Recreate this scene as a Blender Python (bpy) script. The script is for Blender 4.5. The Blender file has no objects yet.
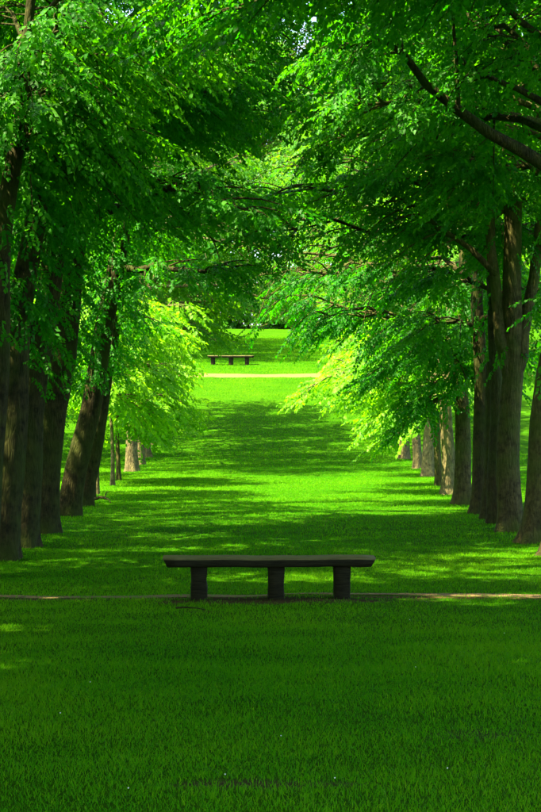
import bpy, math, random
import numpy as np
from math import radians, sin, cos, pi

random.seed(11)
rng = np.random.default_rng(7)
S = bpy.context.scene

# ------------------------------------------------------------------ camera
F, VX, HY, EYE = 1916.0, 250.0, 380.0, 2.40      # focal in photo px, vanishing point of the avenue, horizon row, eye height
cam_d = bpy.data.cameras.new('camera')
cam = bpy.data.objects.new('camera', cam_d); S.collection.objects.link(cam)
cam_d.sensor_fit = 'HORIZONTAL'; cam_d.sensor_width = 24.0; cam_d.lens = 85.0
cam_d.clip_start = 0.1; cam_d.clip_end = 4000
cam.location = (0, 0, EYE)
cam.rotation_euler = (radians(90) - math.atan((406 - HY) / F), 0, -math.atan((270.5 - VX) / F))
S.camera = cam

# ------------------------------------------------------------------ light
SUN_EL, SUN_AZ = 62.0, -110.0          # azimuth from +Y (view direction), negative = to the left of it
w = bpy.data.worlds.new('World'); S.world = w; w.use_nodes = True
nt = w.node_tree; nt.nodes.clear()
sky = nt.nodes.new('ShaderNodeTexSky'); sky.sky_type = 'NISHITA'; sky.sun_disc = False
sky.sun_elevation = radians(SUN_EL); sky.sun_rotation = radians(SUN_AZ); sky.air_density = .7; sky.dust_density = 2.5; sky.ozone_density = .4
bg = nt.nodes.new('ShaderNodeBackground'); bg.inputs['Strength'].default_value = 0.125
wo = nt.nodes.new('ShaderNodeOutputWorld')
nt.links.new(sky.outputs[0], bg.inputs[0]); nt.links.new(bg.outputs[0], wo.inputs[0])
sl = bpy.data.lights.new('sun', 'SUN'); sl.energy = 5.0; sl.angle = radians(0.6); sl.color = (1.0, 0.88, 0.55)
so = bpy.data.objects.new('sun', sl); S.collection.objects.link(so)
from mathutils import Vector
sd = Vector((sin(radians(SUN_AZ)) * cos(radians(SUN_EL)), cos(radians(SUN_AZ)) * cos(radians(SUN_EL)), sin(radians(SUN_EL))))
so.rotation_euler = (-sd).to_track_quat('-Z', 'Y').to_euler()
so.location = (0, 0, 40)
S.view_settings.view_transform = 'Standard'; S.view_settings.look = 'None'
S.view_settings.exposure = 2.75; S.view_settings.gamma = 1.0; S.view_settings.use_curve_mapping = False
S.cycles.max_bounces = 10; S.cycles.diffuse_bounces = 5; S.cycles.glossy_bounces = 2
S.cycles.transmission_bounces = 6; S.cycles.sample_clamp_indirect = 6.0
S.cycles.use_denoising = True

# ------------------------------------------------------------------ helpers
def at(px, py, d):
    return np.array([(px - VX) / F * d, d, EYE - (py - HY) / F * d])

GP = np.array([(-60, 1.2), (-20, .95), (0, .75), (10, .36), (20.8, 0), (30, -.08), (40, -.17), (50, -.23), (60, -.22), (66, -.02),
               (72, .42), (80, 1.35), (88, 2.62), (94, 3.2), (110, 4.3), (130, 5.45), (160, 6.9), (200, 8.0), (300, 9.5), (600, 12), (2500, 16)])
_yy = np.concatenate([np.arange(-60, 200, 1.0), np.arange(200, 2501, 20.0)])
_zz = np.interp(_yy, GP[:, 0], GP[:, 1])
for _ in range(3):
    _k = _zz.copy(); _k[1:261] = (_zz[:260] + 2 * _zz[1:261] + _zz[2:262]) / 4; _zz = _k

def fbm(x, y):
    return (np.sin(x * 1.3 + 1.1 * np.sin(y * .9)) * np.cos(y * 1.1 + .7 * np.sin(x * 1.7)) + .5 * np.sin(x * 3.1 + y * 2.3) * np.cos(y * 2.7 - x * 1.9 + 1.0)
            + .3 * np.sin(5.3 * x - 2.1 * y) * np.sin(4.7 * y + 1.7 * x))

def gz(x, y):
    x = np.asarray(x, float); y = np.asarray(y, float)
    return np.interp(y, _yy, _zz) + .018 * fbm(x * .8, y * .8) + .00016 * np.clip(np.abs(x) - 8, 0, 60) ** 2

def g1(x, y): return float(gz(x, y))

def wear_at(x, y):
    """bare earth: where feet scuff the turf at the bench, along the path and in two worn spots"""
    n = fbm(x * 2.3, y * 2.3) * .35 + fbm(x * 7.0 + 2, y * 7.0) * .2
    m = np.zeros_like(x)
    def blob(cx, cy, rx, ry, s=1.0):
        q = ((x - cx) / rx) ** 2 + ((y - cy) / ry) ** 2
        return s * np.clip(1.25 - q + n, 0, 1)
    m = np.maximum(m, blob(.25, 20.55, 1.55, .42))
    m = np.maximum(m, np.clip(1.15 - ((y - 20.98) / .16) ** 2 + n, 0, 1) * (x > -4.2))
    m = np.maximum(m, blob(-.08, 9.55, .36, .16, .8)); m = np.maximum(m, blob(.42, 9.6, .14, .1, .7))
    m = np.maximum(m, blob(-.50, 19.5, .25, .12, .7)); m = np.maximum(m, blob(1.3, 11.2, .25, .3, .5))
    return m

def new_mesh(name, V, Fc, mat, smooth=False, attrs=None):
    """V (n,3); Fc: array (m,k) of equal-sided faces, or list of such arrays"""
    if not isinstance(Fc, list): Fc = [Fc]
    Fc = [np.asarray(f, np.int32) for f in Fc if len(f)]
    me = bpy.data.meshes.new(name)
    V = np.asarray(V, np.float32)
    me.vertices.add(len(V)); me.vertices.foreach_set('co', V.ravel())
    loops = np.concatenate([f.ravel() for f in Fc])
    tot = np.concatenate([np.full(len(f), f.shape[1], np.int32) for f in Fc])
    st = np.concatenate([[0], np.cumsum(tot)[:-1]]).astype(np.int32)
    me.loops.add(len(loops)); me.loops.foreach_set('vertex_index', loops)
    me.polygons.add(len(tot)); me.polygons.foreach_set('loop_start', st)
    if smooth: me.polygons.foreach_set('use_smooth', np.ones(len(tot), bool))
    for an, av in (attrs or {}).items():
        a = me.attributes.new(an, 'FLOAT', 'POINT'); a.data.foreach_set('value', np.asarray(av, np.float32))
    me.update(calc_edges=True)
    if mat: me.materials.append(mat)
    return me

def link(name, data, parent=None, loc=(0, 0, 0), rz=0.0, **props):
    o = bpy.data.objects.new(name, data); S.collection.objects.link(o)
    o.location = tuple(float(c) for c in loc); o.rotation_euler = (0, 0, rz)
    if parent: o.parent = parent
    for k, v in props.items():
        if v: o[k] = v
    return o

# ------------------------------------------------------------------ materials
def mat_new(name):
    m = bpy.data.materials.new(name); m.use_nodes = True; m.node_tree.nodes.clear()
    return m, m.node_tree.nodes, m.node_tree.links

def ramp(N, stops):
    r = N.new('ShaderNodeValToRGB'); e = r.color_ramp.elements
    while len(e) < len(stops): e.new(.5)
    for k, (p, c) in zip(e, stops): k.position = p; k.color = (*c, 1)
    return r

def leaf_material(name, c0, c1, c2, t0, t1, mixf=.45, spec=.16):
    m, N, L = mat_new(name)
    a = N.new('ShaderNodeAttribute'); a.attribute_name = 'tint'
    oi = N.new('ShaderNodeObjectInfo')
    ad = N.new('ShaderNodeMath'); ad.operation = 'MULTIPLY_ADD'; ad.inputs[1].default_value = .24; L.new(oi.outputs['Random'], ad.inputs[0])
    sb = N.new('ShaderNodeMath'); sb.operation = 'SUBTRACT'; sb.inputs[1].default_value = .12
    L.new(a.outputs['Fac'], ad.inputs[2]); L.new(ad.outputs[0], sb.inputs[0])
    r = ramp(N, [(0, c0), (.5, c1), (1, c2)]); L.new(sb.outputs[0], r.inputs[0])
    r2 = ramp(N, [(0, t0), (1, t1)]); L.new(sb.outputs[0], r2.inputs[0])
    p = N.new('ShaderNodeBsdfPrincipled'); p.inputs['Roughness'].default_value = .5
    p.inputs['Specular IOR Level'].default_value = spec
    L.new(r.outputs[0], p.inputs['Base Color'])
    t = N.new('ShaderNodeBsdfTranslucent'); L.new(r2.outputs[0], t.inputs['Color'])
    mx = N.new('ShaderNodeMixShader'); mx.inputs[0].default_value = mixf
    L.new(p.outputs[0], mx.inputs[1]); L.new(t.outputs[0], mx.inputs[2])
    o = N.new('ShaderNodeOutputMaterial'); L.new(mx.outputs[0], o.inputs[0])
    return m

M_leaf = leaf_material('leaf_green', (.006, .095, .0010), (.017, .16, .0015), (.060, .24, .004), (.020, .32, .0008), (.15, .52, .002), .5)
M_young_sunlit = leaf_material('leaf_fresh_sunlit', (.06, .22, .003), (.12, .31, .006), (.21, .42, .02), (.15, .50, .002), (.34, .68, .006), .5)
M_far = leaf_material('leaf_far', (.012, .095, .002), (.028, .15, .003), (.075, .23, .006), (.06, .30, .002), (.20, .48, .004), .48)

def bark_material(name, dark, mid, moss, mossamt, scale=1.0):
    m, N, L = mat_new(name)
    tc = N.new('ShaderNodeTexCoord'); mp = N.new('ShaderNodeMapping'); mp.inputs['Scale'].default_value = (9 * scale, 9 * scale, 1.7 * scale)
    L.new(tc.outputs['Object'], mp.inputs[0])
    n1 = N.new('ShaderNodeTexNoise'); n1.inputs['Scale'].default_value = 3.2; n1.inputs['Detail'].default_value = 8; n1.inputs['Roughness'].default_value = .68
    L.new(mp.outputs[0], n1.inputs['Vector'])
    v = N.new('ShaderNodeTexVoronoi'); v.feature = 'DISTANCE_TO_EDGE'; v.inputs['Scale'].default_value = 2.6
    L.new(mp.outputs[0], v.inputs['Vector'])
    n2 = N.new('ShaderNodeTexNoise'); n2.inputs['Scale'].default_value = 1.9; n2.inputs['Detail'].default_value = 5; L.new(tc.outputs['Object'], n2.inputs['Vector'])
    r1 = ramp(N, [(.28, dark), (.75, mid)]); L.new(n1.outputs[0], r1.inputs[0])
    r2 = ramp(N, [(.42, (0, 0, 0)), (.66, (mossamt,) * 3)]); L.new(n2.outputs[0], r2.inputs[0])
    mx = N.new('ShaderNodeMixRGB'); mx.inputs[2].default_value = (*moss, 1)
    n4 = N.new('ShaderNodeTexNoise'); n4.inputs['Scale'].default_value = 7.5; n4.inputs['Detail'].default_value = 6; n4.inputs['Roughness'].default_value = .7
    L.new(tc.outputs['Object'], n4.inputs['Vector'])
    r4 = ramp(N, [(.36, (.42, .42, .40)), (.5, (.95, .95, .95)), (.68, (1.55, 1.5, 1.35))]); L.new(n4.outputs[0], r4.inputs[0])
    m4 = N.new('ShaderNodeMixRGB'); m4.blend_type = 'MULTIPLY'; m4.inputs[0].default_value = 1
    L.new(r1.outputs[0], m4.inputs[1]); L.new(r4.outputs[0], m4.inputs[2])
    L.new(r2.outputs[0], mx.inputs[0]); L.new(m4.outputs[0], mx.inputs[1])
    p = N.new('ShaderNodeBsdfPrincipled'); p.inputs['Roughness'].default_value = .9; p.inputs['Specular IOR Level'].default_value = .15
    L.new(mx.outputs[0], p.inputs['Base Color'])
    ad = N.new('ShaderNodeMath'); ad.operation = 'MULTIPLY_ADD'; ad.inputs[1].default_value = .55
    mn = N.new('ShaderNodeMath'); mn.operation = 'MINIMUM'; mn.inputs[1].default_value = .22
    L.new(v.outputs['Distance'], mn.inputs[0]); L.new(n1.outputs[0], ad.inputs[0]); L.new(mn.outputs[0], ad.inputs[2])
    b = N.new('ShaderNodeBump'); b.inputs['Strength'].default_value = .9; b.inputs['Distance'].default_value = .05
    L.new(ad.outputs[0], b.inputs['Height']); L.new(b.outputs[0], p.inputs['Normal'])
    o = N.new('ShaderNodeOutputMaterial'); L.new(p.outputs[0], o.inputs[0])
    return m

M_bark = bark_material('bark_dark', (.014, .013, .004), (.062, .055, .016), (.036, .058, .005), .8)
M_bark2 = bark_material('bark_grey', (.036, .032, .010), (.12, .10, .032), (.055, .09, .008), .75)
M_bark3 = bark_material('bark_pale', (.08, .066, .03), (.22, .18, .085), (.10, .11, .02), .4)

def ground_material():
    m, N, L = mat_new('lawn_turf')
    tc = N.new('ShaderNodeTexCoord')
    n1 = N.new('ShaderNodeTexNoise'); n1.inputs['Scale'].default_value = .55; n1.inputs['Detail'].default_value = 6
    n2 = N.new('ShaderNodeTexNoise'); n2.inputs['Scale'].default_value = 38; n2.inputs['Detail'].default_value = 5
    for n in (n1, n2): L.new(tc.outputs['Object'], n.inputs['Vector'])
    mp = N.new('ShaderNodeMapping'); mp.inputs['Scale'].default_value = (.35, 2.2, 1); L.new(tc.outputs['Object'], mp.inputs[0])
    n3 = N.new('ShaderNodeTexNoise'); n3.inputs['Scale'].default_value = 1.1; n3.inputs['Detail'].default_value = 6; L.new(mp.outputs[0], n3.inputs['Vector'])
    r1 = ramp(N, [(.3, (.015, .074, .0006)), (.7, (.038, .116, .001))])
    mxn = N.new('ShaderNodeMath'); mxn.operation = 'MULTIPLY_ADD'; mxn.inputs[1].default_value = .5
    hh = N.new('ShaderNodeMath'); hh.operation = 'MULTIPLY'; hh.inputs[1].default_value = .5; L.new(n3.outputs[0], hh.inputs[0])
    L.new(n1.outputs[0], mxn.inputs[0]); L.new(hh.outputs[0], mxn.inputs[2]); L.new(mxn.outputs[0], r1.inputs[0])
    r2 = ramp(N, [(.3, (.72, .72, .72)), (.7, (1.2, 1.2, 1.2))]); L.new(n2.outputs[0], r2.inputs[0])
    mu = N.new('ShaderNodeMixRGB'); mu.blend_type = 'MULTIPLY'; mu.inputs[0].default_value = 1
    L.new(r1.outputs[0], mu.inputs[1]); L.new(r2.outputs[0], mu.inputs[2])
    a = N.new('ShaderNodeAttribute'); a.attribute_name = 'wear'
    soil = ramp(N, [(.3, (.030, .020, .008)), (.7, (.085, .058, .022))]); L.new(n2.outputs[0], soil.inputs[0])
    mx = N.new('ShaderNodeMixRGB'); L.new(a.outputs['Fac'], mx.inputs[0]); L.new(mu.outputs[0], mx.inputs[1]); L.new(soil.outputs[0], mx.inputs[2])
    p = N.new('ShaderNodeBsdfPrincipled'); p.inputs['Roughness'].default_value = .9; p.inputs['Specular IOR Level'].default_value = .02
    L.new(mx.outputs[0], p.inputs['Base Color'])
    b = N.new('ShaderNodeBump'); b.inputs['Strength'].default_value = .8; b.inputs['Distance'].default_value = .03
    L.new(n2.outputs[0], b.inputs['Height']); L.new(b.outputs[0], p.inputs['Normal'])
    o = N.new('ShaderNodeOutputMaterial'); L.new(p.outputs[0], o.inputs[0])
    return m
M_turf = ground_material()
M_grass = leaf_material('grass_blade', (.020, .16, .0006), (.056, .25, .001), (.14, .31, .003), (.06, .38, .0006), (.22, .55, .002), .42, .04)

def simple_noise_mat(name, c0, c1, scale, bump=.3, dist=.02, rough=.85, stretch=(1, 1, 1), spec=.2):
    m, N, L = mat_new(name)
    tc = N.new('ShaderNodeTexCoord'); mp = N.new('ShaderNodeMapping'); mp.inputs['Scale'].default_value = stretch; L.new(tc.outputs['Object'], mp.inputs[0])
    n = N.new('ShaderNodeTexNoise'); n.inputs['Scale'].default_value = scale; n.inputs['Detail'].default_value = 7; n.inputs['Roughness'].default_value = .65
    L.new(mp.outputs[0], n.inputs['Vector'])
    r = ramp(N, [(.3, c0), (.7, c1)]); L.new(n.outputs[0], r.inputs[0])
    p = N.new('ShaderNodeBsdfPrincipled'); p.inputs['Roughness'].default_value = rough; p.inputs['Specular IOR Level'].default_value = spec
    L.new(r.outputs[0], p.inputs['Base Color'])
    b = N.new('ShaderNodeBump'); b.inputs['Strength'].default_value = bump; b.inputs['Distance'].default_value = dist
    L.new(n.outputs[0], b.inputs['Height']); L.new(b.outputs[0], p.inputs['Normal'])
    o = N.new('ShaderNodeOutputMaterial'); L.new(p.outputs[0], o.inputs[0])
    return m
M_sand = simple_noise_mat('sandy_gravel', (.08, .055, .022), (.20, .14, .055), 22, .5)
M_sand2 = simple_noise_mat('pale_gravel', (.085, .062, .018), (.14, .10, .032), 9, .4)
M_wood = simple_noise_mat('weathered_timber', (.007, .007, .002), (.030, .029, .010), 5, .6, .01, .7, (1.2, 14, 14), .08)
M_petal = simple_noise_mat('white_petal', (.55, .62, .40), (.70, .75, .55), 20, .1)

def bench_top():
    # slab's upper face painted paler, as if lit from above; dark weathered sides
    m = M_wood.copy(); m.name = 'lit_top_timber'; N = m.node_tree.nodes
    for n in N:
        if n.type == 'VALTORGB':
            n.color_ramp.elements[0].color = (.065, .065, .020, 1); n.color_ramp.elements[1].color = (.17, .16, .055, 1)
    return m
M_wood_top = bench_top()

# ------------------------------------------------------------------ ground, paths
xs = np.unique(np.concatenate([-np.geomspace(7, 1500, 34), np.arange(-7, 7.01, .16), np.geomspace(7, 1500, 34)]))
ys = np.unique(np.concatenate([np.arange(-60, 5, 3.0), np.arange(5, 34, .11), np.arange(34, 70, .5), np.arange(70, 210, 2.0), np.geomspace(210, 2500, 26)]))
GX, GY = np.meshgrid(xs, ys)
GZ = gz(GX, GY)
nx, ny = len(xs), len(ys)
idx = np.arange(nx * ny).reshape(ny, nx)
quads = np.stack([idx[:-1, :-1].ravel(), idx[:-1, 1:].ravel(), idx[1:, 1:].ravel(), idx[1:, :-1].ravel()], 1)
me = new_mesh('lawn', np.stack([GX.ravel(), GY.ravel(), GZ.ravel()], 1), quads, M_turf, True, {'wear': wear_at(GX.ravel(), GY.ravel())})
link('lawn', me, kind='structure')

def path_strip(y0, y1, x0, x1, step, lift, mat=None):
    px = np.arange(x0, x1 + .01, step); rows = []
    for k, q in enumerate((0, .25, .5, .75, 1)):
        yy = y0 + (y1 - y0) * q + (.10 * fbm(px * 1.1, px * 0 + k) * (1 if k in (0, 4) else 0))
        rows.append(np.stack([px, yy, gz(px, yy) + lift * (1 if 0 < k < 4 else -.4)], 1))
    V = np.concatenate(rows); n = len(px); i = np.arange(5 * n).reshape(5, n)
    q = np.stack([i[:-1, :-1].ravel(), i[:-1, 1:].ravel(), i[1:, 1:].ravel(), i[1:, :-1].ravel()], 1)
    return new_mesh('path', V, q, mat or M_sand, True)
link('path', path_strip(21.14, 21.42, -40, 40, .2, .006), kind='structure')
link('path', path_strip(87.5, 88.9, -60, 60, .5, .03, M_sand2), kind='structure')

# ------------------------------------------------------------------ grass
def make_grass():
    Vs, Ts, A = [], [], []
    off = 0
    def zone(n, d0, d1, hw, h0, h1, wd, seg, fa0=0, fa1=0):
        nonlocal off
        d = d0 + (d1 - d0) * rng.random(n * 2) ** .85
        wv = hw(d); x = (rng.random(n * 2) * 2 - 1) * wv + .0107 * d
        keep = rng.random(n * 2) < wv / wv.max(); d = d[keep]; x = x[keep]
        kp = np.ones(len(d))
        if fa0: kp *= np.clip((d - d0) / fa0, 0, 1)
        if fa1: kp *= np.clip((d1 - d) / fa1, 0, 1)
        kp = rng.random(len(d)) < kp; d = d[kp]; x = x[kp]
        wr = wear_at(x, d); keep = (rng.random(len(d)) > wr * .93) & ~((d > 87.4) & (d < 89)) 
        keep &= (rng.random(len(d)) < .30) | ~((d > 21.10 + .07 * fbm(x * 3, d)) & (d < 21.40 + .07 * fbm(x * 3 + 5, d)))
        d = d[keep]; x = x[keep]; n = len(d)
        patch = fbm(x * .7, d * .7) * .5 + fbm(x * 2.3 + 3, d * 2.3) * .35
        h = (h0 + (h1 - h0) * rng.random(n) ** 1.6) * (1 + .28 * np.clip(patch, -1, 1.2))
        ang = rng.random(n) * 2 * pi; lean = (.15 + .75 * rng.random(n)) * h
        fa = rng.random(n) * pi; wdn = wd * (.6 + .8 * rng.random(n))
        b = np.stack([x, d, gz(x, d) - .006], 1)
        sidev = np.stack([np.cos(fa), np.sin(fa), 0 * fa], 1) * wdn[:, None] * .5
        ld = np.stack([np.cos(ang), np.sin(ang), 0 * ang], 1) * lean[:, None]
        up = np.zeros((n, 3)); up[:, 2] = h
        tint = np.clip(.42 + .24 * patch + .22 * fbm(x * .23 + 9, d * .16) + rng.normal(0, .2, n) + (rng.random(n) < .05) * .5, 0, 1)
        if seg == 2:
            midp = b + up * .58 + ld * .28
            V = np.stack([b - sidev, b + sidev, midp + sidev * .8, midp - sidev * .8, b + up + ld], 1).reshape(-1, 3)
            i = np.arange(n)[:, None] * 5 + off
            T = np.concatenate([i + np.array([[0, 1, 2]]), i + np.array([[0, 2, 3]]), i + np.array([[3, 2, 4]])])
            k = 5
        else:
            V = np.stack([b - sidev, b + sidev, b + up + ld], 1).reshape(-1, 3)
            T = np.arange(n)[:, None] * 3 + off + np.array([[0, 1, 2]]); k = 3
        Vs.append(V); Ts.append(T); A.append(np.repeat(tint, k)); off += len(V)
    zone(250000, 7.0, 19, lambda d: .150 * d + 1.9, .016, .046, .0048, 2, 0, 6)
    zone(215000, 12.5, 31, lambda d: .150 * d + 1.8, .018, .045, .0075, 1, 6, 6)
    zone(165000, 24, 66, lambda d: np.clip(.150 * d + 1.3, 0, 7.4), .02, .048, .014, 1, 7, 16)
    zone(80000, 54, 128, lambda d: np.clip(.150 * d + .3, 0, 8.5), .03, .07, .030, 1, 12, 0)
    me = new_mesh('grass', np.concatenate(Vs), np.concatenate(Ts), M_grass, False, {'tint': np.concatenate(A)})
    link('grass', me, kind='stuff', label='short mown green grass covering the avenue lawn around the bench', category='grass')
make_grass()

# ------------------------------------------------------------------ tree tools
class Wood:
    def __init__(s): s.V = []; s.Q = []; s.n = 0
    def tube(s, P, R, sides, rough=0.0, flare=0.0, seed=0):
        P = np.asarray(P, float); R = np.asarray(R, float); k = len(P)
        T = np.gradient(P, axis=0); T /= np.linalg.norm(T, axis=1)[:, None] + 1e-9
        a = np.array([1.0, 0.31, 0.17]); 
        U = np.cross(T, a); U /= np.linalg.norm(U, axis=1)[:, None] + 1e-9
        Wv = np.cross(T, U)
        th = np.linspace(0, 2 * pi, sides, endpoint=False)
        rr = np.repeat(R[:, None], sides, 1)
        if rough:
            ph = seed * 1.7
            zz = np.linspace(0, 1, k)[:, None] * k * .22
            rr = rr * (1 + rough * (np.sin(3 * th + ph + zz * .6) * .5 + np.sin(5 * th - ph + zz) * .4 + np.sin(9 * th + 2 * ph - zz * .7) * .35 + .35 * np.sin(14 * th + zz * 2.1)))
            rr = rr * (1 + rough * .6 * np.random.default_rng(seed).normal(0, .5, rr.shape))
        if flare:
            lobe = .55 + .45 * np.sin(5 * th + seed) + .25 * np.sin(3 * th + 2 * seed)
            hgt = np.linalg.norm(P - P[0], axis=1)[:, None]
            rr = rr + R[0] * flare * np.exp(-hgt / .16) * lobe[None] + R[0] * .18 * np.exp(-hgt / .5)
        V = P[:, None] + rr[..., None] * (np.cos(th)[None, :, None] * U[:, None] + np.sin(th)[None, :, None] * Wv[:, None])
        i = np.arange(k * sides).reshape(k, sides) + s.n
        j = np.roll(i, -1, 1)
        s.Q.append(np.stack([i[:-1].ravel(), j[:-1].ravel(), j[1:].ravel(), i[1:].ravel()], 1))
        s.V.append(V.reshape(-1, 3)); s.n += k * sides
    def mesh(s, name, mat): return new_mesh(name, np.concatenate(s.V), np.concatenate(s.Q), mat, True)

def spray_template(n, L, size, seed, droop=.25):
    """a leafy twig along +x, leaves alternate in a nearly flat layer; each leaf is a folded kite"""
    r = np.random.default_rng(seed)
    Vs = []; lt = []
    for i in range(n):
        t = (i + .5) / n; sgn = 1 if i % 2 else -1
        if i == n - 1: yaw = r.normal(0, .15)
        else: yaw = sgn * (1.0 - .35 * t + r.normal(0, .18))
        p = np.array([L * t, 0, -droop * L * t * t])
        s = size * (.75 + .4 * r.random()) * (1 - .25 * abs(t - .45))
        pit = -.25 - .45 * r.random(); rol = r.normal(0, .35)
        d = np.array([cos(yaw) * cos(pit), sin(yaw) * cos(pit), sin(pit)])
        sd_ = np.array([-sin(yaw), cos(yaw), 0]); nn = np.cross(d, sd_)
        sd_ = sd_ * cos(rol) + nn * sin(rol); nn = np.cross(d, sd_)
        b = p + d * s * .18; wdt = s * .36
        mid = b + d * s * .42 - nn * s * .0
        Vs += [b, mid + sd_ * wdt + nn * s * .10, b + d * s * 1.02 - nn * s * .06, mid - sd_ * wdt + nn * s * .10]
        lt += [r.normal(0, .12)] * 4
    i = np.arange(n)[:, None] * 4
    T = np.concatenate([i + np.array([[0, 3, 2]]), i + np.array([[0, 2, 1]])])
    return np.array(Vs), T, np.array(lt)

SPR = {'fine': [spray_template(17, .46, .078, k) for k in range(8)],
       'mid': [spray_template(13, .52, .125, 20 + k) for k in range(6)],
       'coarse': [spray_template(9, .75, .26, 40 + k) for k in range(5)]}

class Crown:
    def __init__(s): s.d = {'fine': [], 'mid': [], 'coarse': []}; s.keep = 0.0
    def add(s, kind, p, yaw, pitch, roll, scale, tint): s.d[kind].append((p[0], p[1], p[2], yaw, pitch, roll, scale, tint, s.keep))
    def mesh(s, name, mat, origin=None):
        Vs, Ts, A = [], [], []; off = 0
        for kind, lst in s.d.items():
            if not lst: continue
            D = np.array(lst); tid = rng.integers(0, len(SPR[kind]), len(D))
            for k, (TV, TT, TL) in enumerate(SPR[kind]):
                Dk = D[tid == k]
                if not len(Dk): continue
                cy, sy = np.cos(Dk[:, 3]), np.sin(Dk[:, 3]); cp, sp = np.cos(Dk[:, 4]), np.sin(Dk[:, 4]); cr, sr = np.cos(Dk[:, 5]), np.sin(Dk[:, 5])
                ex = np.stack([cy * cp, sy * cp, sp], 1); ey0 = np.stack([-sy, cy, 0 * cy], 1); ez0 = np.cross(ex, ey0)
                ey = ey0 * cr[:, None] + ez0 * sr[:, None]; ez = np.cross(ex, ey)
                X = (TV[None, :, 0, None] * ex[:, None] + TV[None, :, 1, None] * ey[:, None] + TV[None, :, 2, None] * ez[:, None]) * Dk[:, 6, None, None]
                X = X + Dk[:, None, :3] + rng.normal(0, .006, (len(Dk), len(TV), 3))
                X = X.reshape(-1, 3)
                T = (np.arange(len(Dk))[:, None, None] * len(TV) + TT[None]).reshape(-1, 3) + off
                A.append(np.clip(Dk[:, 7, None] + TL[None], 0, 1).ravel()); Vs.append(X); Ts.append(T); off += len(X)
        return new_mesh(name, np.concatenate(Vs), np.concatenate(Ts), mat, False, {'tint': np.concatenate(A)})

def bez(a, m, b, n):
    t = np.linspace(0, 1, n)[:, None]
    return a * (1 - t) ** 2 + 2 * m * t * (1 - t) + b * t * t

def add_limb(crown, start, target, r0, kind='fine', nsec=15, spread=1.25, step=.115, tint=.45, arch=.25, droop=.25, t0=.25, path=None, scale=1.0, dens=1.0):
    """a limb with side branches; every side branch carries leafy twigs. Returns its wood."""
    wd = Wood()
    if path is None:
        ln = np.linalg.norm(target - start)
        mid = (start + target) / 2 + np.array([0, 0, arch * ln]) + rng.normal(0, .05 * ln, 3)
        P = bez(start, mid, target, 9)
        P[1:-1] += rng.normal(0, .02 * ln, (7, 3))
    else:
        P = np.asarray(path, float)
    k = len(P); tt = np.linspace(0, 1, k)
    wd.tube(P, r0 * (1 - tt) ** .8 + .010, 7 if r0 > .04 else 5)
    for i in range(nsec):
        t = t0 + (1 - t0) * (i + rng.random() * .8) / nsec
        t = min(t, .995)
        p = np.array([np.interp(t, tt, P[:, c]) for c in range(3)])
        q = np.array([np.interp(min(1, t + .06), tt, P[:, c]) for c in range(3)]) - np.array([np.interp(t - .06, tt, P[:, c]) for c in range(3)])
        base = math.atan2(q[1], q[0])
        sgn = 1 if i % 2 else -1
        yaw = base + sgn * (.75 + .5 * rng.random()) * (1.1 - .6 * t)
        if rng.random() < .15: yaw += rng.normal(0, 1)
        ln = spread * (.65 + .6 * rng.random()) * (1.15 - .45 * t)
        el = rng.normal(.10, .28)
        d = np.array([cos(yaw) * cos(el), sin(yaw) * cos(el), sin(el)])
        e = p + d * ln + np.array([0, 0, -droop * ln])
        m = p + d * ln * .5 + np.array([0, 0, .06 * ln])
        B = bez(p, m, e, 5)
        wd.tube(B, np.linspace(min(.022, r0 * .5), .004, 5), 4)
        ns = max(2, int(ln / step * dens))
        st = float(np.clip(tint + rng.normal(0, .10), 0, 1))
        for s_ in range(ns):
            u = .18 + .82 * (s_ + rng.random() * .6) / ns
            u = min(u, 1)
            pp = np.array([np.interp(u, np.linspace(0, 1, 5), B[:, c]) for c in range(3)]) + rng.normal(0, .05, 3)
            yw = yaw + (1 if s_ % 2 else -1) * (.35 + .6 * rng.random()) * (1.2 - u)
            crown.add(kind, pp, yw, rng.normal(-.22 - droop * .55, .22), rng.normal(0, .35), scale * (.8 + .45 * rng.random()), float(np.clip(st + rng.normal(0, .07), 0, 1)))
    return wd

TOPZ = lambda d: EYE + HY / F * max(d, 5)     # height of the upper picture edge at that depth

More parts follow.
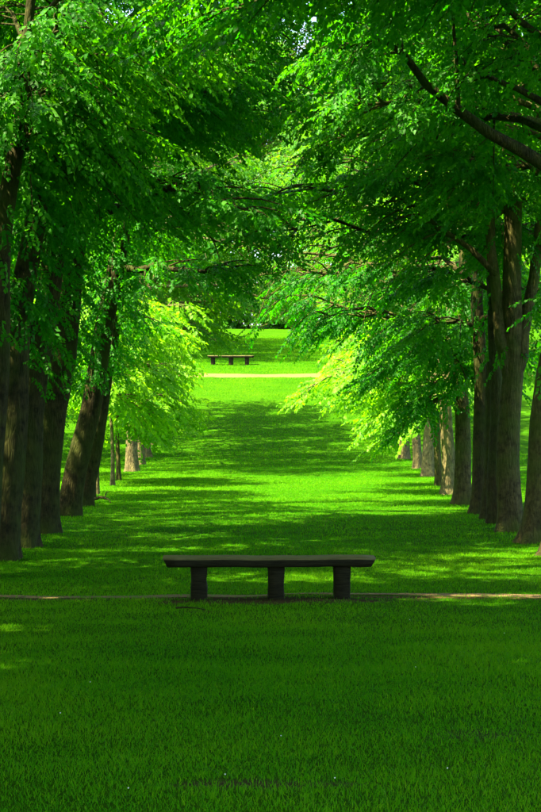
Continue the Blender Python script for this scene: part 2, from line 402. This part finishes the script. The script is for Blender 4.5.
def build_tree(name, x, d, r, height, hb, R, lean=(0, 0), nl=16, kind='fine', leaf=M_leaf, bark=M_bark, forks=(), extra=(), tint=.45,
               label='', group='', inward=0.0, epi=0, droop=.28, seed=0, fine_all=False, spread=1.25, coarse_top=True, nsec=15, step=.115, gap=2.0, topstep=.16, topd=None):
    """one tree: trunk (with stems), limbs, crown. Coordinates in metres; lean = sideways shift per metre of height."""
    base = np.array([x, d, g1(x, d) - .05])
    root = link(name, None, None, base, label=label, category='tree', group=group)
    n = 26
    t = np.linspace(0, 1, n); h = np.concatenate([np.linspace(0, .9, 9), np.linspace(1.2, height * .94, n - 9)])
    wob = np.stack([.05 * np.sin(h * .9 + seed) + .03 * np.sin(h * 2.1 + seed * 2), .05 * np.cos(h * .8 + seed * 1.3), 0 * h], 1) * np.clip(h / 2, 0, 1)[:, None]
    TP = np.stack([lean[0] * h, lean[1] * h, h], 1) + wob
    TR = r * np.clip(1 - h / (height * 1.02), .06, 1) ** .75
    wd = Wood(); wd.tube(TP, TR, 22, .045, .55, seed)
    # burls and branch scars stand out from the bark
    def trunk_pt(hh): return np.array([np.interp(hh, h, TP[:, c]) for c in range(3)])
    def trunk_r(hh): return float(np.interp(hh, h, TR))
    stems = []
    for (fh, tip, fr) in forks:
        a = trunk_pt(fh); b = np.array(tip, float)
        m = a + (b - a) * .45 + np.array([(b - a)[0] * .22, 0, .05])
        P = bez(a, m, b, 12); P[1:-1] += rng.normal(0, .03, (10, 3))
        wd.tube(P, np.linspace(fr, fr * .3, 12), 14, .04, 0, seed + 3)
        stems.append(P)
    link('trunk', wd.mesh('trunk', bark), root)
    crown = Crown()
    ztop = TOPZ(topd or d) - base[2] + 1.9
    ga = 2.4
    for i in range(nl):
        u = (i + .5) / nl
        hs = hb + (height * .9 - hb) * u ** .9
        az = i * ga + seed * 1.1 + rng.normal(0, .25)
        ln = R * math.sqrt(max(.08, 1 - (u * .93) ** 2)) * (.8 + .35 * rng.random())
        cz = math.cos(az) * (1 if x < 0 else -1)
        ln *= 1 + inward * max(0, cz) - .15 * abs(math.sin(az)) * (inward > 0)
        el = -.05 + .95 * u + rng.normal(0, .10)
        st = trunk_pt(hs)
        if stems and i % 2 and u > .25:
            sp = stems[(i // 2) % len(stems)]; st = sp[int(min(11, 3 + 8 * u))]; ln *= .75
        tg = st + np.array([cos(az) * cos(el), sin(az) * cos(el), sin(el)]) * ln
        if gap and tg[2] > gap:
            gy = tg[1] + base[1] - sd[1] / sd[2] * tg[2]; gx = tg[0] + base[0] - sd[0] / sd[2] * tg[2]
            if 39.8 - 2.8 * (gx > 1.2) < gy < 52.0 and -4.5 < gx < 7: continue
        if coarse_top and not fine_all and tg[2] - .6 > ztop:
            lw = add_limb(crown, st, tg, max(.02, trunk_r(hs) * .42), 'coarse', max(6, nsec - 6), spread * 1.15, topstep, tint, .12, droop)
        else:
            lw = add_limb(crown, st, tg, max(.02, trunk_r(hs) * .42), kind, nsec, spread, step, tint, .16, droop)
        link('limb', lw.mesh('limb', bark), root)
    crown.keep = 1.0
    for ex in extra:
        ex = dict(ex); hs = ex.pop('h', None); tg = np.array(ex.pop('to'), float) - base
        st = trunk_pt(hs) if hs is not None else None
        crown.keep = 1.0 if tg[2] < 4.7 else 0.0
        if 'path' in ex: ex['path'] = [np.array(q) - base for q in ex['path']]; st = ex['path'][0]
        r0 = ex.pop('r', max(.02, trunk_r(hs) * .4) if hs is not None else .05)
        a = dict(kind=kind, nsec=nsec, spread=spread, tint=tint, droop=droop, step=step); a.update(ex)
        lw = add_limb(crown, st, tg, r0, **a)
        link('limb', lw.mesh('limb', bark), root)
    crown.keep = 1.0
    for i in range(epi):
        hh = 2.5 + 3.6 * rng.random() ** .7; az = rng.random() * 2 * pi; p = trunk_pt(hh)
        rr = trunk_r(hh) + .02 + .30 * rng.random() ** 2
        crown.add(kind, p + np.array([cos(az) * rr, sin(az) * rr, 0]), az, -.5 + rng.normal(0, .3), rng.normal(0, .4), .75 + .4 * rng.random(), float(np.clip(tint - .1 + rng.normal(0, .1), 0, 1)))
    if gap:      # the roof of leaves is open over the sunny strip: twigs that would close it are not there
        sx, sy = sd[0] / sd[2], sd[1] / sd[2]
        for kd, lst in crown.d.items():
            out = []
            for q in lst:
                if q[8] < .5:
                    gy = q[1] + base[1] - sy * q[2]; gx = q[0] + base[0] - sx * q[2]
                    e = .5 * sin(gx * 1.7) + .3 * sin(gx * 4.1 + 1)
                    if 39.2 - 2.8 * (gx > 1.2) + e < gy < 52.6 + e and -4.5 < gx < 7 and q[2] > gap and rng.random() < .95: continue
                out.append(q)
            crown.d[kd] = out
    link('crown', crown.mesh('crown', leaf), root, kind='stuff')
    return root

def copy_tree(src, x, d, rz, sc=1.0, **props):
    c = src.copy(); S.collection.objects.link(c)
    c.location = (x, d, g1(x, d) - .05); c.rotation_euler = (0, 0, rz); c.scale = (sc, sc, sc)
    for k, v in props.items(): c[k] = v
    for ch in src.children:
        q = ch.copy(); S.collection.objects.link(q); q.parent = c
    return c

# ------------------------------------------------------------------ the two rows of the avenue
ORD = ['first', 'second', 'third', 'fourth', 'fifth', 'sixth', 'seventh', 'eighth', 'ninth', 'tenth', 'eleventh', 'twelfth']
XL, XR = -3.4, 4.3
GRP_L, GRP_R = 'row of leaning avenue trees', 'row of upright avenue trees'
# crowns overhead, trunks level with the bench and before it (outside the picture)
NEAR = 'tall avenue tree rooted before the bench, only its overhanging leaves in view'

left = [  # px at the foot, depth, radius, lean, extra text
    (-22, 23.9, .17, .09, 5.0, 'thick leaning tree, the {0} beyond the bench in the dark row'),
    (0, 26.1, .19, .10, 4.6, 'brown-barked leaning tree, {0} beyond the bench in the dark row'),
    (21, 28.4, .18, .10, 4.3, 'slim dark leaning tree, {0} beyond the bench in the dark row'),
    (41, 31.2, .20, .11, 4.2, 'stout mossy leaning tree, {0} beyond the bench in the dark row'),
    (67.5, 35.7, .17, .19, 4.2, 'strongly leaning dark tree, {0} beyond the bench in the dark row'),
    (82.5, 38.9, .15, .165, 4.0, 'dark leaning tree with a forked limb, {0} beyond the bench'),
]
for i, (px, d, r, ln, hb, lab) in enumerate(left):
    x = (px - VX) / F * d
    ex = []
    if i == 0:
        ex = [dict(h=5.2, to=at(45, 95, 25.0), droop=.5, tint=.6), dict(h=5.6, to=at(120, 60, 25.5), droop=.45, tint=.6), dict(h=5.4, to=at(90, 130, 26.2), droop=.6, tint=.55),
              dict(h=6.0, to=at(200, 30, 25.0), droop=.4, tint=.62), dict(h=5.0, to=at(15, 120, 24.6), droop=.5, tint=.65), dict(h=6.0, to=at(25, 40, 23.6), droop=.5, tint=.6), dict(h=6.6, to=at(0, 5, 24.6), droop=.5, tint=.6), dict(h=6.8, to=at(35, -5, 24.8), droop=.5, tint=.6), dict(h=6.2, to=at(70, 15, 23.8), droop=.5, tint=.6), dict(h=5.6, to=at(55, 75, 24), droop=.55, tint=.6), dict(h=5.2, to=at(28, 95, 23.7), droop=.5, tint=.6)]
    if i == 1:
        ex = [dict(h=5.6, to=at(140, 130, 28), droop=.45, tint=.5), dict(h=5.2, to=at(60, 140, 25.5), droop=.5, tint=.6), dict(h=6.2, to=at(215, 70, 28), droop=.4, tint=.45),
              dict(h=5.0, to=at(105, 165, 27.5), droop=.5)]
    if i == 2: ex = [dict(h=8.0, to=at(240, 20, 33), droop=.3), dict(h=7.4, to=at(275, 70, 34), droop=.3)]
    if i == 3: ex = [dict(h=8.2, to=at(285, 30, 36), droop=.3), dict(h=5.0, to=at(210, 190, 33), droop=.3), dict(h=6.0, to=at(230, 120, 33), droop=.3)]
    if i == 4: ex = [dict(h=5.2, to=at(235, 240, 38), droop=.3), dict(h=5.5, to=at(190, 170, 36), droop=.3)]
    if i == 5:
        ex = [dict(to=at(222, 203, 39.5), path=[at(106, 330, 38.9), at(122, 285, 39), at(142, 247, 39.2), at(165, 225, 39.3), at(192, 211, 39.4), at(222, 203, 39.5)], r=.055, t0=.55),
              dict(h=3.6, to=at(146, 318, 40), nsec=7, spread=.6, droop=.3), dict(h=5.4, to=at(250, 215, 41), droop=.35)]
    build_tree('avenue_tree', x, d, r * 1.22, [8.6, 9.6, 14.5, 15, 15, 14][i], hb, 3.5, (ln, 0.0), [4, 8, 20, 21, 21, 19][i], 'fine', M_leaf, M_bark, extra=ex, label=lab.format(ORD[i]), group=GRP_L,
               inward=.30, epi=230 if i else 60, seed=i + 1, tint=.42)

# slender young trees, then grey old trunks up the slope
young = [(92.5, 41.4, .065, 'slender dark-stemmed young tree next to the fallen branch'), (97, 43.2, .05, 'thin pale-stemmed young tree behind the dark stem'),
         (112.5, 47.4, .05, 'thin light brown young tree in the sunny strip, before its darker twin'), (118.5, 49.6, .058, 'thin dark brown young tree at the back of the sunny strip')]
for i, (px, d, r, lab) in enumerate(young):
    x = (px - VX) / F * d
    ex = {0: [dict(h=3.2, to=at(165, 330, 42.5))], 1: [dict(h=2.6, to=at(170, 375, 44)), dict(h=2.3, to=at(150, 415, 44))],
          2: [dict(h=2.8, to=at(182, 338, 48)), dict(h=2.2, to=at(168, 398, 48)), dict(h=1.9, to=at(150, 430, 48)), dict(h=3.3, to=at(182, 306, 48))],
          3: [dict(h=2.4, to=at(160, 388, 50)), dict(h=2.0, to=at(135, 432, 50)), dict(h=3.0, to=at(168, 355, 51)), dict(h=1.9, to=at(160, 418, 50.5))]}[i]
    ex = [dict(e, droop=.4, r=.025, spread=.9) for e in ex]
    build_tree('young_tree', x, d, r, 4.7, 1.9 if i > 1 else 2.4, 1.25, (.01, 0), 10, 'mid', M_young_sunlit, M_bark3 if i in (1, 2) else M_bark2, extra=ex, label=lab,
               group='young trees in the sunny strip', inward=.25, seed=20 + i, tint=.42, spread=.85, nsec=12, step=.15, fine_all=True, gap=0)
old_l = [(132, 55.2, .17, 'grey burled tree, first of the grey trunks past the sunny strip'), (140, 59.5, .14, 'grey-brown tree, second of the grey trunks past the sunny strip'),
         (146, 63, .14, 'grey-brown tree, third of the grey trunks past the sunny strip'), (153, 68, .13, 'grey-brown tree, fourth of the grey trunks past the sunny strip')]
OLD = []
for i, (px, d, r, lab) in enumerate(old_l):
    x = (px - VX) / F * d
    if i < 2:
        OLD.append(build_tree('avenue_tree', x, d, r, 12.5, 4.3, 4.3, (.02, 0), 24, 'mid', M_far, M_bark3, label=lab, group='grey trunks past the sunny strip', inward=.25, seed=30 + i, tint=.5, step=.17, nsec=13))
    else: copy_tree(OLD[i - 2], x, d, .3 * i - .7, .95, label=lab)

right = [  # px, depth, X, radius, lean, crown base, label
    (560, 26.4, .20, .02, 5.2, 'stout tree with a bare arching limb, first beyond the bench in the upright row'),
    (534, 29.1, .20, .10, 5.4, 'flared outward-leaning tree, second beyond the bench in the upright row'),
    (511, 31.5, .20, .0, 5.0, 'tall forked tree with ridged bark, third in the upright row'),
    (496, 33.5, .13, -.015, 4.8, 'slim dark tree, fourth beyond the bench in the upright row'),
    (488, 34.9, .12, .02, 4.8, 'slim dark tree, fifth beyond the bench in the upright row'),
    (479, 36.6, .15, .01, 3.4, 'dark broad tree, sixth beyond the bench in the upright row'),
    (463, 39.2, .17, .0, 2.6, 'grey-brown tree at the edge of the sun, seventh in the upright row'),
]
for i, (px, d, r, ln, hb, lab) in enumerate(right):
    x = (px - VX) / F * d
    ex = []; fk = []
    if i == 0:
        ex = [dict(to=at(384, -30, 25.6), path=[at(556, 172, 26.4), at(520, 150, 26.2), at(490, 134, 26), at(455, 108, 25.9), at(425, 84, 25.8), at(402, 52, 25.7), at(390, 10, 25.6), at(384, -30, 25.6)], r=.095, t0=.70, spread=.8, nsec=10),
              dict(to=at(330, 45, 25.4), path=[at(404, 54, 25.7), at(385, 42, 25.6), at(362, 44, 25.5), at(330, 52, 25.4)], r=.035, t0=.2, spread=.8, nsec=11, droop=.45),
              dict(to=at(449, -20, 25.9), path=[at(458, 106, 25.9), at(456, 60, 25.9), at(453, 20, 25.9), at(449, -20, 25.9)], r=.03, t0=.7, spread=.5, nsec=4),
              dict(to=at(462, 64, 26), path=[at(556, 110, 26.4), at(520, 90, 26.2), at(490, 78, 26.1), at(462, 64, 26)], r=.05, t0=.5, spread=.6, nsec=6),
              dict(h=6.0, to=at(480, 20, 27.5), droop=.4), dict(h=6.0, to=at(420, 10, 28), droop=.4)]
    if i == 1: ex = [dict(h=6.0, to=at(400, 130, 30), droop=.4), dict(h=5.4, to=at(460, 170, 30), droop=.4), dict(h=6.4, to=at(330, 100, 30.5), droop=.4)]
    if i == 2:
        fk = [(2.5, (.75, .15, 7.5), .12), (2.3, (-.60, -.15, 7.8), .115)]
        ex = [dict(h=5.4, to=at(380, 180, 32), droop=.35), dict(h=6.0, to=at(320, 150, 33), droop=.35), dict(to=at(388, 192, 32), path=[at(497, 275, 31.4), at(470, 248, 31.5), at(440, 228, 31.7), at(412, 205, 31.9), at(388, 192, 32)], r=.05, t0=.3)]
    if i == 3: ex = [dict(h=8.0, to=at(315, 15, 35.5), droop=.3), dict(h=7.4, to=at(350, 60, 35), droop=.3), dict(h=8.4, to=at(285, 60, 37), droop=.3)]
    if i == 4: ex = [dict(h=4.6, to=at(330, 210, 36), droop=.35), dict(h=5.2, to=at(290, 170, 36), droop=.35), dict(h=4.2, to=at(420, 270, 35), droop=.35)]
    if i == 5: ex = [dict(h=4.4, to=at(320, 250, 38), droop=.4), dict(h=3.6, to=at(430, 330, 36.5), droop=.4), dict(h=5.0, to=at(270, 220, 38), droop=.35)]
    if i == 6: ex = [dict(h=3.3, to=at(288, 296, 39.6), droop=.5, r=.05, tint=.25, arch=.1), dict(h=3.6, to=at(312, 310, 38.8), droop=.5, r=.04, tint=.25, arch=.1), dict(h=4.0, to=at(245, 250, 39), droop=.45, r=.05, tint=.25), dict(h=4.2, to=at(310, 280, 38.5), droop=.45, r=.05, tint=.25), dict(h=3.4, to=at(265, 275, 38.4), droop=.5, r=.04, tint=.25), dict(h=3.2, to=at(400, 360, 39.5), droop=.4), dict(h=2.7, to=at(430, 400, 39), droop=.4, spread=.9), dict(h=2.4, to=at(398, 436, 39.5), droop=.45, spread=.7), dict(h=3.2, to=at(455, 362, 37.6), droop=.45, spread=.8), dict(h=3.4, to=at(438, 345, 37.4), droop=.45), dict(h=2.9, to=at(468, 385, 37.8), droop=.45, spread=.7), dict(h=3.6, to=at(470, 325, 37.5), droop=.45), dict(h=4.2, to=at(445, 290, 37.5), droop=.45)]
    for e in ex:
        if 'path' in e and e['path'] is None: e.pop('path')
    build_tree('avenue_tree', x, d, r, 12.5 + .5 * (i % 3), hb, 3.7, (ln, 0.0), 17, 'fine', M_leaf, M_bark2 if i in (1, 2, 6) else M_bark, forks=fk, extra=ex, label=lab, group=GRP_R,
               inward=.30, epi=35, seed=40 + i, tint=.46, topstep=.4)
mid_r = [(449, 43.5, .16, 'pale grey tree with low sunlit boughs, first past the edge of the sun'), (439, 47.0, .09, 'slim brown tree with low sunlit boughs, second past the edge of the sun'),
         (429, 52, .17, 'pale thick tree, third past the edge of the sun in the upright row')]
for i, (px, d, r, lab) in enumerate(mid_r):
    x = (px - VX) / F * d
    ex = {0: [dict(h=2.9, to=at(335, 372, 44.5)), dict(h=2.6, to=at(355, 398, 44.5)), dict(h=2.2, to=at(392, 440, 44)), dict(h=2.5, to=at(415, 415, 43)), dict(h=3.3, to=at(380, 345, 44))],
          1: [dict(h=2.9, to=at(345, 355, 47.5)), dict(h=2.5, to=at(370, 390, 47)), dict(h=3.4, to=at(360, 320, 48)), dict(h=2.1, to=at(385, 425, 46.5))],
          2: [dict(h=3.4, to=at(350, 340, 52)), dict(h=3.0, to=at(370, 365, 52)), dict(h=4.2, to=at(345, 300, 52))]}[i]
    ex = [dict(dict(droop=.4, r=.04, spread=1.0), **e) for e in ex]
    build_tree('avenue_tree', x, d, r, 8.5, 2.4, 2.5, (.0, 0), 13, 'mid', M_young_sunlit if i < 2 else M_far, M_bark3 if i != 1 else M_bark2, extra=ex, label=lab, group='pale trunks past the edge of the sun',
               inward=.1, seed=60 + i, tint=.5 if i > 1 else .30, step=.16, nsec=13, gap=3.6)  # first two trees: sunlit brightness put into the leaf colour
tree_r = [o for o in S.objects if o.get('group') == 'pale trunks past the edge of the sun'][2]

# rooted level with the bench or before it: crowns above the picture's upper edge, their shade below it
NP = build_tree('avenue_tree', XL - .1, 15.9, .18, 12.5, 6.6, 4.0, (.05, 0), 20, 'fine', M_leaf, M_bark, label=NEAR, group='avenue trees before the bench', inward=.3, seed=80, tint=.4, spread=1.35, topstep=.13, topd=23.5)
copy_tree(NP, XL - .2, 18.6, -.2, 1.05)
copy_tree(NP, -7.1, 18.7, 2.4, 1.0)  # extra tree off the row, out of view, added to shade the lawn
for k, (x, d) in enumerate([(XL, 13.2), (XL, 10.4), (XL, 7.4), (XL, 4.2)]):
    copy_tree(NP, x - .15, d, .35 * sin(k * 2.1), 1.0 + .05 * sin(k))
for k, (x, d) in enumerate([(XR - .35, 21.7), (XR, 23.4), (XR, 20.2), (XR, 16.8), (XR, 13.4), (XR, 10), (XR, 6.5)]):  # first one is an extra trunk, added to shade the grass behind the bench
    copy_tree(NP, x + .3, d, pi + .35 * sin(k * 1.7), 1.0 + .05 * cos(k))

# up the slope, beside and behind the far path
UP = 'round-crowned tree beside the lawn on the far slope'
def up_tree(x, d, k, sc=1.0, lab=UP, grp='trees on the far slope'):
    copy_tree(OLD[k % 2], x, d, (.5 * sin(k * 1.9) + (pi if x > 0 else 0)) if abs(x) < 7 else k * 1.9, sc, label=lab, group=grp)
k = 0
for (x, d, sc) in [(-3.8, 72, .95), (-3.9, 76, .9), (-4.6, 97, 1), (-4.8, 102, 1), (-4.6, 107, 1.05), (-5, 113, 1), (-5.2, 119, 1.05),
                   (5.0, 57, .95), (5.0, 62, .95), (5.1, 67, .95), (5.2, 73, .95), (5.3, 79, .9), (5.4, 96, 1), (5.4, 103, 1), (5.6, 110, 1), (5.8, 118, 1.05),
                   (-18, 62, 1.05), (-22, 74, 1.1), (-17, 88, 1.05), (-14, 100, 1.1), (-24, 54, 1.1), (-13, 118, 1.1), (-20, 132, 1.1), (-8.5, 98, 1), (-8.8, 106, 1), (-9, 114, 1), (-9, 122, 1),
                   (14, 66, 1.05), (18, 58, 1.1), (16, 80, 1.1), (13, 92, 1.05), (20, 100, 1.1), (12, 116, 1.1), (22, 74, 1.1), (24, 128, 1.1)]:
    if abs(x) < 7:
        side = 'leaning' if x < 0 else 'upright'
        lb = ('leafy tree carrying on the %s row up to the far path' if d < 85 else 'leafy tree behind the far path, in line with the %s row') % side
    else: lb = 'round tree on the open lawn outside the %s row' % ('leaning' if x < 0 else 'upright')
    up_tree(x, d, k, sc, lb, lb.replace('leafy tree', 'trees').replace('round tree', 'trees')); k += 1
for j in range(34):
    up_tree(-44 + 88 * (j + .5) / 34 + rng.normal(0, .8), 156 + 7 * (j % 3) + rng.normal(0, 2), j + 3, 1.65 + .5 * rng.random(), 'tall tree in the wood closing the far end of the lawn', 'wood at the far end')

BK = build_tree('background_tree', -9.7, 27, .15, 9, 1.6, 3.0, (0, 0), 18, 'mid', M_leaf, M_bark, label='low-branched dark tree in the second row behind the leaning trunks', group='second row behind the leaning trunks', seed=90, tint=.3, step=.17, nsec=13)
BK.scale = (1.4, 1.4, 1.4)
for k, (x, d) in enumerate([(-9.8, 30.5), (-9.7, 34), (-10.2, 23.4), (-8, 37.5), (-12.5, 29), (-12.8, 37), (-12.4, 45), (-9.2, 51), (-8.6, 57), (-8.2, 63), (-7.9, 69), (-12, 60), (-11, 76), (-13, 68), (-9.9, 18.6), (-9.2, 15.2), (-8.3, 12), (-8.2, 8.8), (-8.4, 5.4), (-10.8, 17), (-10.6, 11), (-10.9, 5)]): copy_tree(BK, x, d, 1.7 * k + 1, (1.45 if d < 35 and x > -10.5 else 1) + .06 * sin(k * 3))  # those nearest the camera are out of view, added to shade the foreground
SH = build_tree('shrub', -14, 151, .07, 5.2, .3, 2.6, (0, 0), 18, 'coarse', M_far, M_bark2, label='broad leafy shrub at the edge of the far wood', group='shrubs along the far wood', seed=95, tint=.45, step=.22, nsec=10, fine_all=True)
SH['category'] = 'shrub'
for k in range(19):
    copy_tree(SH, -20 + 2.3 * k + rng.normal(0, .5), 151 + rng.normal(0, 1.5), 2.1 * k, .85 + .4 * rng.random())

# ------------------------------------------------------------------ benches
def bench(x, d, length, hgt, depth, thick, legs, lw, rz, label):
    root = link('park_bench', None, None, (x, d, g1(x, d)), rz, label=label, category='bench', group='plain slab benches')
    n = 15; L2 = length / 2; dv = depth / 2; V = []; 
    for i in range(n):
        q = i / (n - 1); xx = -L2 + length * q
        sag = .006 * sin(q * 9) + .004 * sin(q * 23 + 1)
        jt = rng.normal(0, .0025, (8, 2))
        e = thick * .55 if i in (0, n - 1) else 0; sg = 1 if i == 0 else -1
        top = hgt + sag * .5; bot = hgt - thick + sag * .4
        prof = [(-dv + .012, bot, 1), (dv - .012, bot, 1), (dv, bot + .02, .8), (dv, top - .02, .2), (dv - .02, top, 0), (-dv + .02, top, 0), (-dv, top - .02, .2), (-dv, bot + .02, .8)]
        for (yy, zz, b), j in zip(prof, jt): V.append((xx + sg * e * b, yy + j[0], zz + j[1]))
    i = np.arange(n * 8).reshape(n, 8); j = np.roll(i, -1, 1)
    Q = np.stack([i[:-1].ravel(), j[:-1].ravel(), j[1:].ravel(), i[1:].ravel()], 1)
    caps = np.array([[*i[0][::-1]], [*i[-1]]])
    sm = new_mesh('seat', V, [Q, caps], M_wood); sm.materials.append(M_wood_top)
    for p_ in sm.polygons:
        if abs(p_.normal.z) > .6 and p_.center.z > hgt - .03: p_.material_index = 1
    link('seat', sm, root)
    for lx in legs:
        V = []; zt = hgt - thick + .004
        rows = 7
        for k_ in range(rows):
            q = k_ / (rows - 1); zz = -.12 + (zt + .12) * q
            wx = lw / 2 * (1.0 + .10 * q + .05 * sin(q * 7 + lx)); wy = depth * .36 * (1 + .06 * q)
            for (a, b) in [(-1, -.8), (-.85, -1), (.85, -1), (1, -.8), (1, .8), (.85, 1), (-.85, 1), (-1, .8)]:
                V.append((lx + a * wx + rng.normal(0, .003), b * wy + rng.normal(0, .003), zz))
        i = np.arange(rows * 8).reshape(rows, 8); j = np.roll(i, -1, 1)
        Q = np.stack([i[:-1].ravel(), j[:-1].ravel(), j[1:].ravel(), i[1:].ravel()], 1)
        link('leg', new_mesh('leg', V, [Q, np.array([[*i[-1]]])], M_wood), root)
    return root
s1 = F / 20.8
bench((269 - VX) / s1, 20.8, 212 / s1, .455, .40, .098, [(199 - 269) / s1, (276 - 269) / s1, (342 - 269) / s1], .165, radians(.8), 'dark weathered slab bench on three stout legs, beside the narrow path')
s2 = F / 93.6
bench((231 - VX) / s2, 93.6, 47 / s2, .47, .42, .11, [-18 / s2, 0, 16 / s2], .2, radians(-1), 'small distant slab bench standing behind the pale path on the slope')

# ------------------------------------------------------------------ small things on the grass
def stick(name, pts, r, label, twigs=()):
    wd = Wood(); P = np.array(pts, float); wd.tube(P, np.linspace(r, r * .35, len(P)), 8, .08, 0, 5)
    for t in twigs: wd.tube(np.array(t, float), np.linspace(r * .5, r * .2, len(t)), 5)
    o = P.mean(0); me = new_mesh(name, np.concatenate(wd.V) - o, np.concatenate(wd.Q), M_bark, True)
    link(name, me, None, o, label=label, category='branch')
def on(px, d, up): x = (px - VX) / F * d; return (x, d, g1(x, d) + up)
stick('fallen_branch', [on(95, 40.6, .05), on(100, 40.5, .10), on(105, 40.4, .085), on(109, 40.1, .06), on(110.5, 39.8, .02)], .035, 'dark curved branch lying in the grass at the foot of the young trees',
      [[on(104, 40.45, .08), on(106, 40.7, .16), on(108, 40.8, .22)]])
stick('fallen_twig', [on(176, 19.55, .03), on(186, 19.5, .04), on(197, 19.5, .035), on(206, 19.45, .02)], .012, 'thin dark twig in the grass before the end of the bench')

# a few white clover heads in the turf
cm = None
def clover_mesh():
    V = []; Q = []
    th = np.linspace(0, 2 * pi, 7, endpoint=False); prof = [(.002, 0), (.0035, .002), (.004, .004), (.003, .006), (.0005, .007)]
    for r_, z_ in prof: V += [(r_ * cos(a), r_ * sin(a), z_ + .05) for a in th]
    i = np.arange(35).reshape(5, 7); j = np.roll(i, -1, 1)
    return new_mesh('clover_flower', V, np.stack([i[:-1].ravel(), j[:-1].ravel(), j[1:].ravel(), i[1:].ravel()], 1), M_petal, True)
cm = clover_mesh()
for (px, py) in [(281, 746), (416, 675), (448, 780), (335, 790), (410, 626), (60, 722), (225, 786), (128, 800), (505, 640), (90, 690)]:
    d = EYE * F / (py - HY)
    for _ in range(20): d = (EYE - g1((px - VX) / F * d, d)) * F / (py - HY)
    x = (px - VX) / F * d
    link('clover_flower', cm, None, (x, d, g1(x, d)), label='tiny white flower head in the short grass', category='flower', group='white flowers dotted in the lawn')
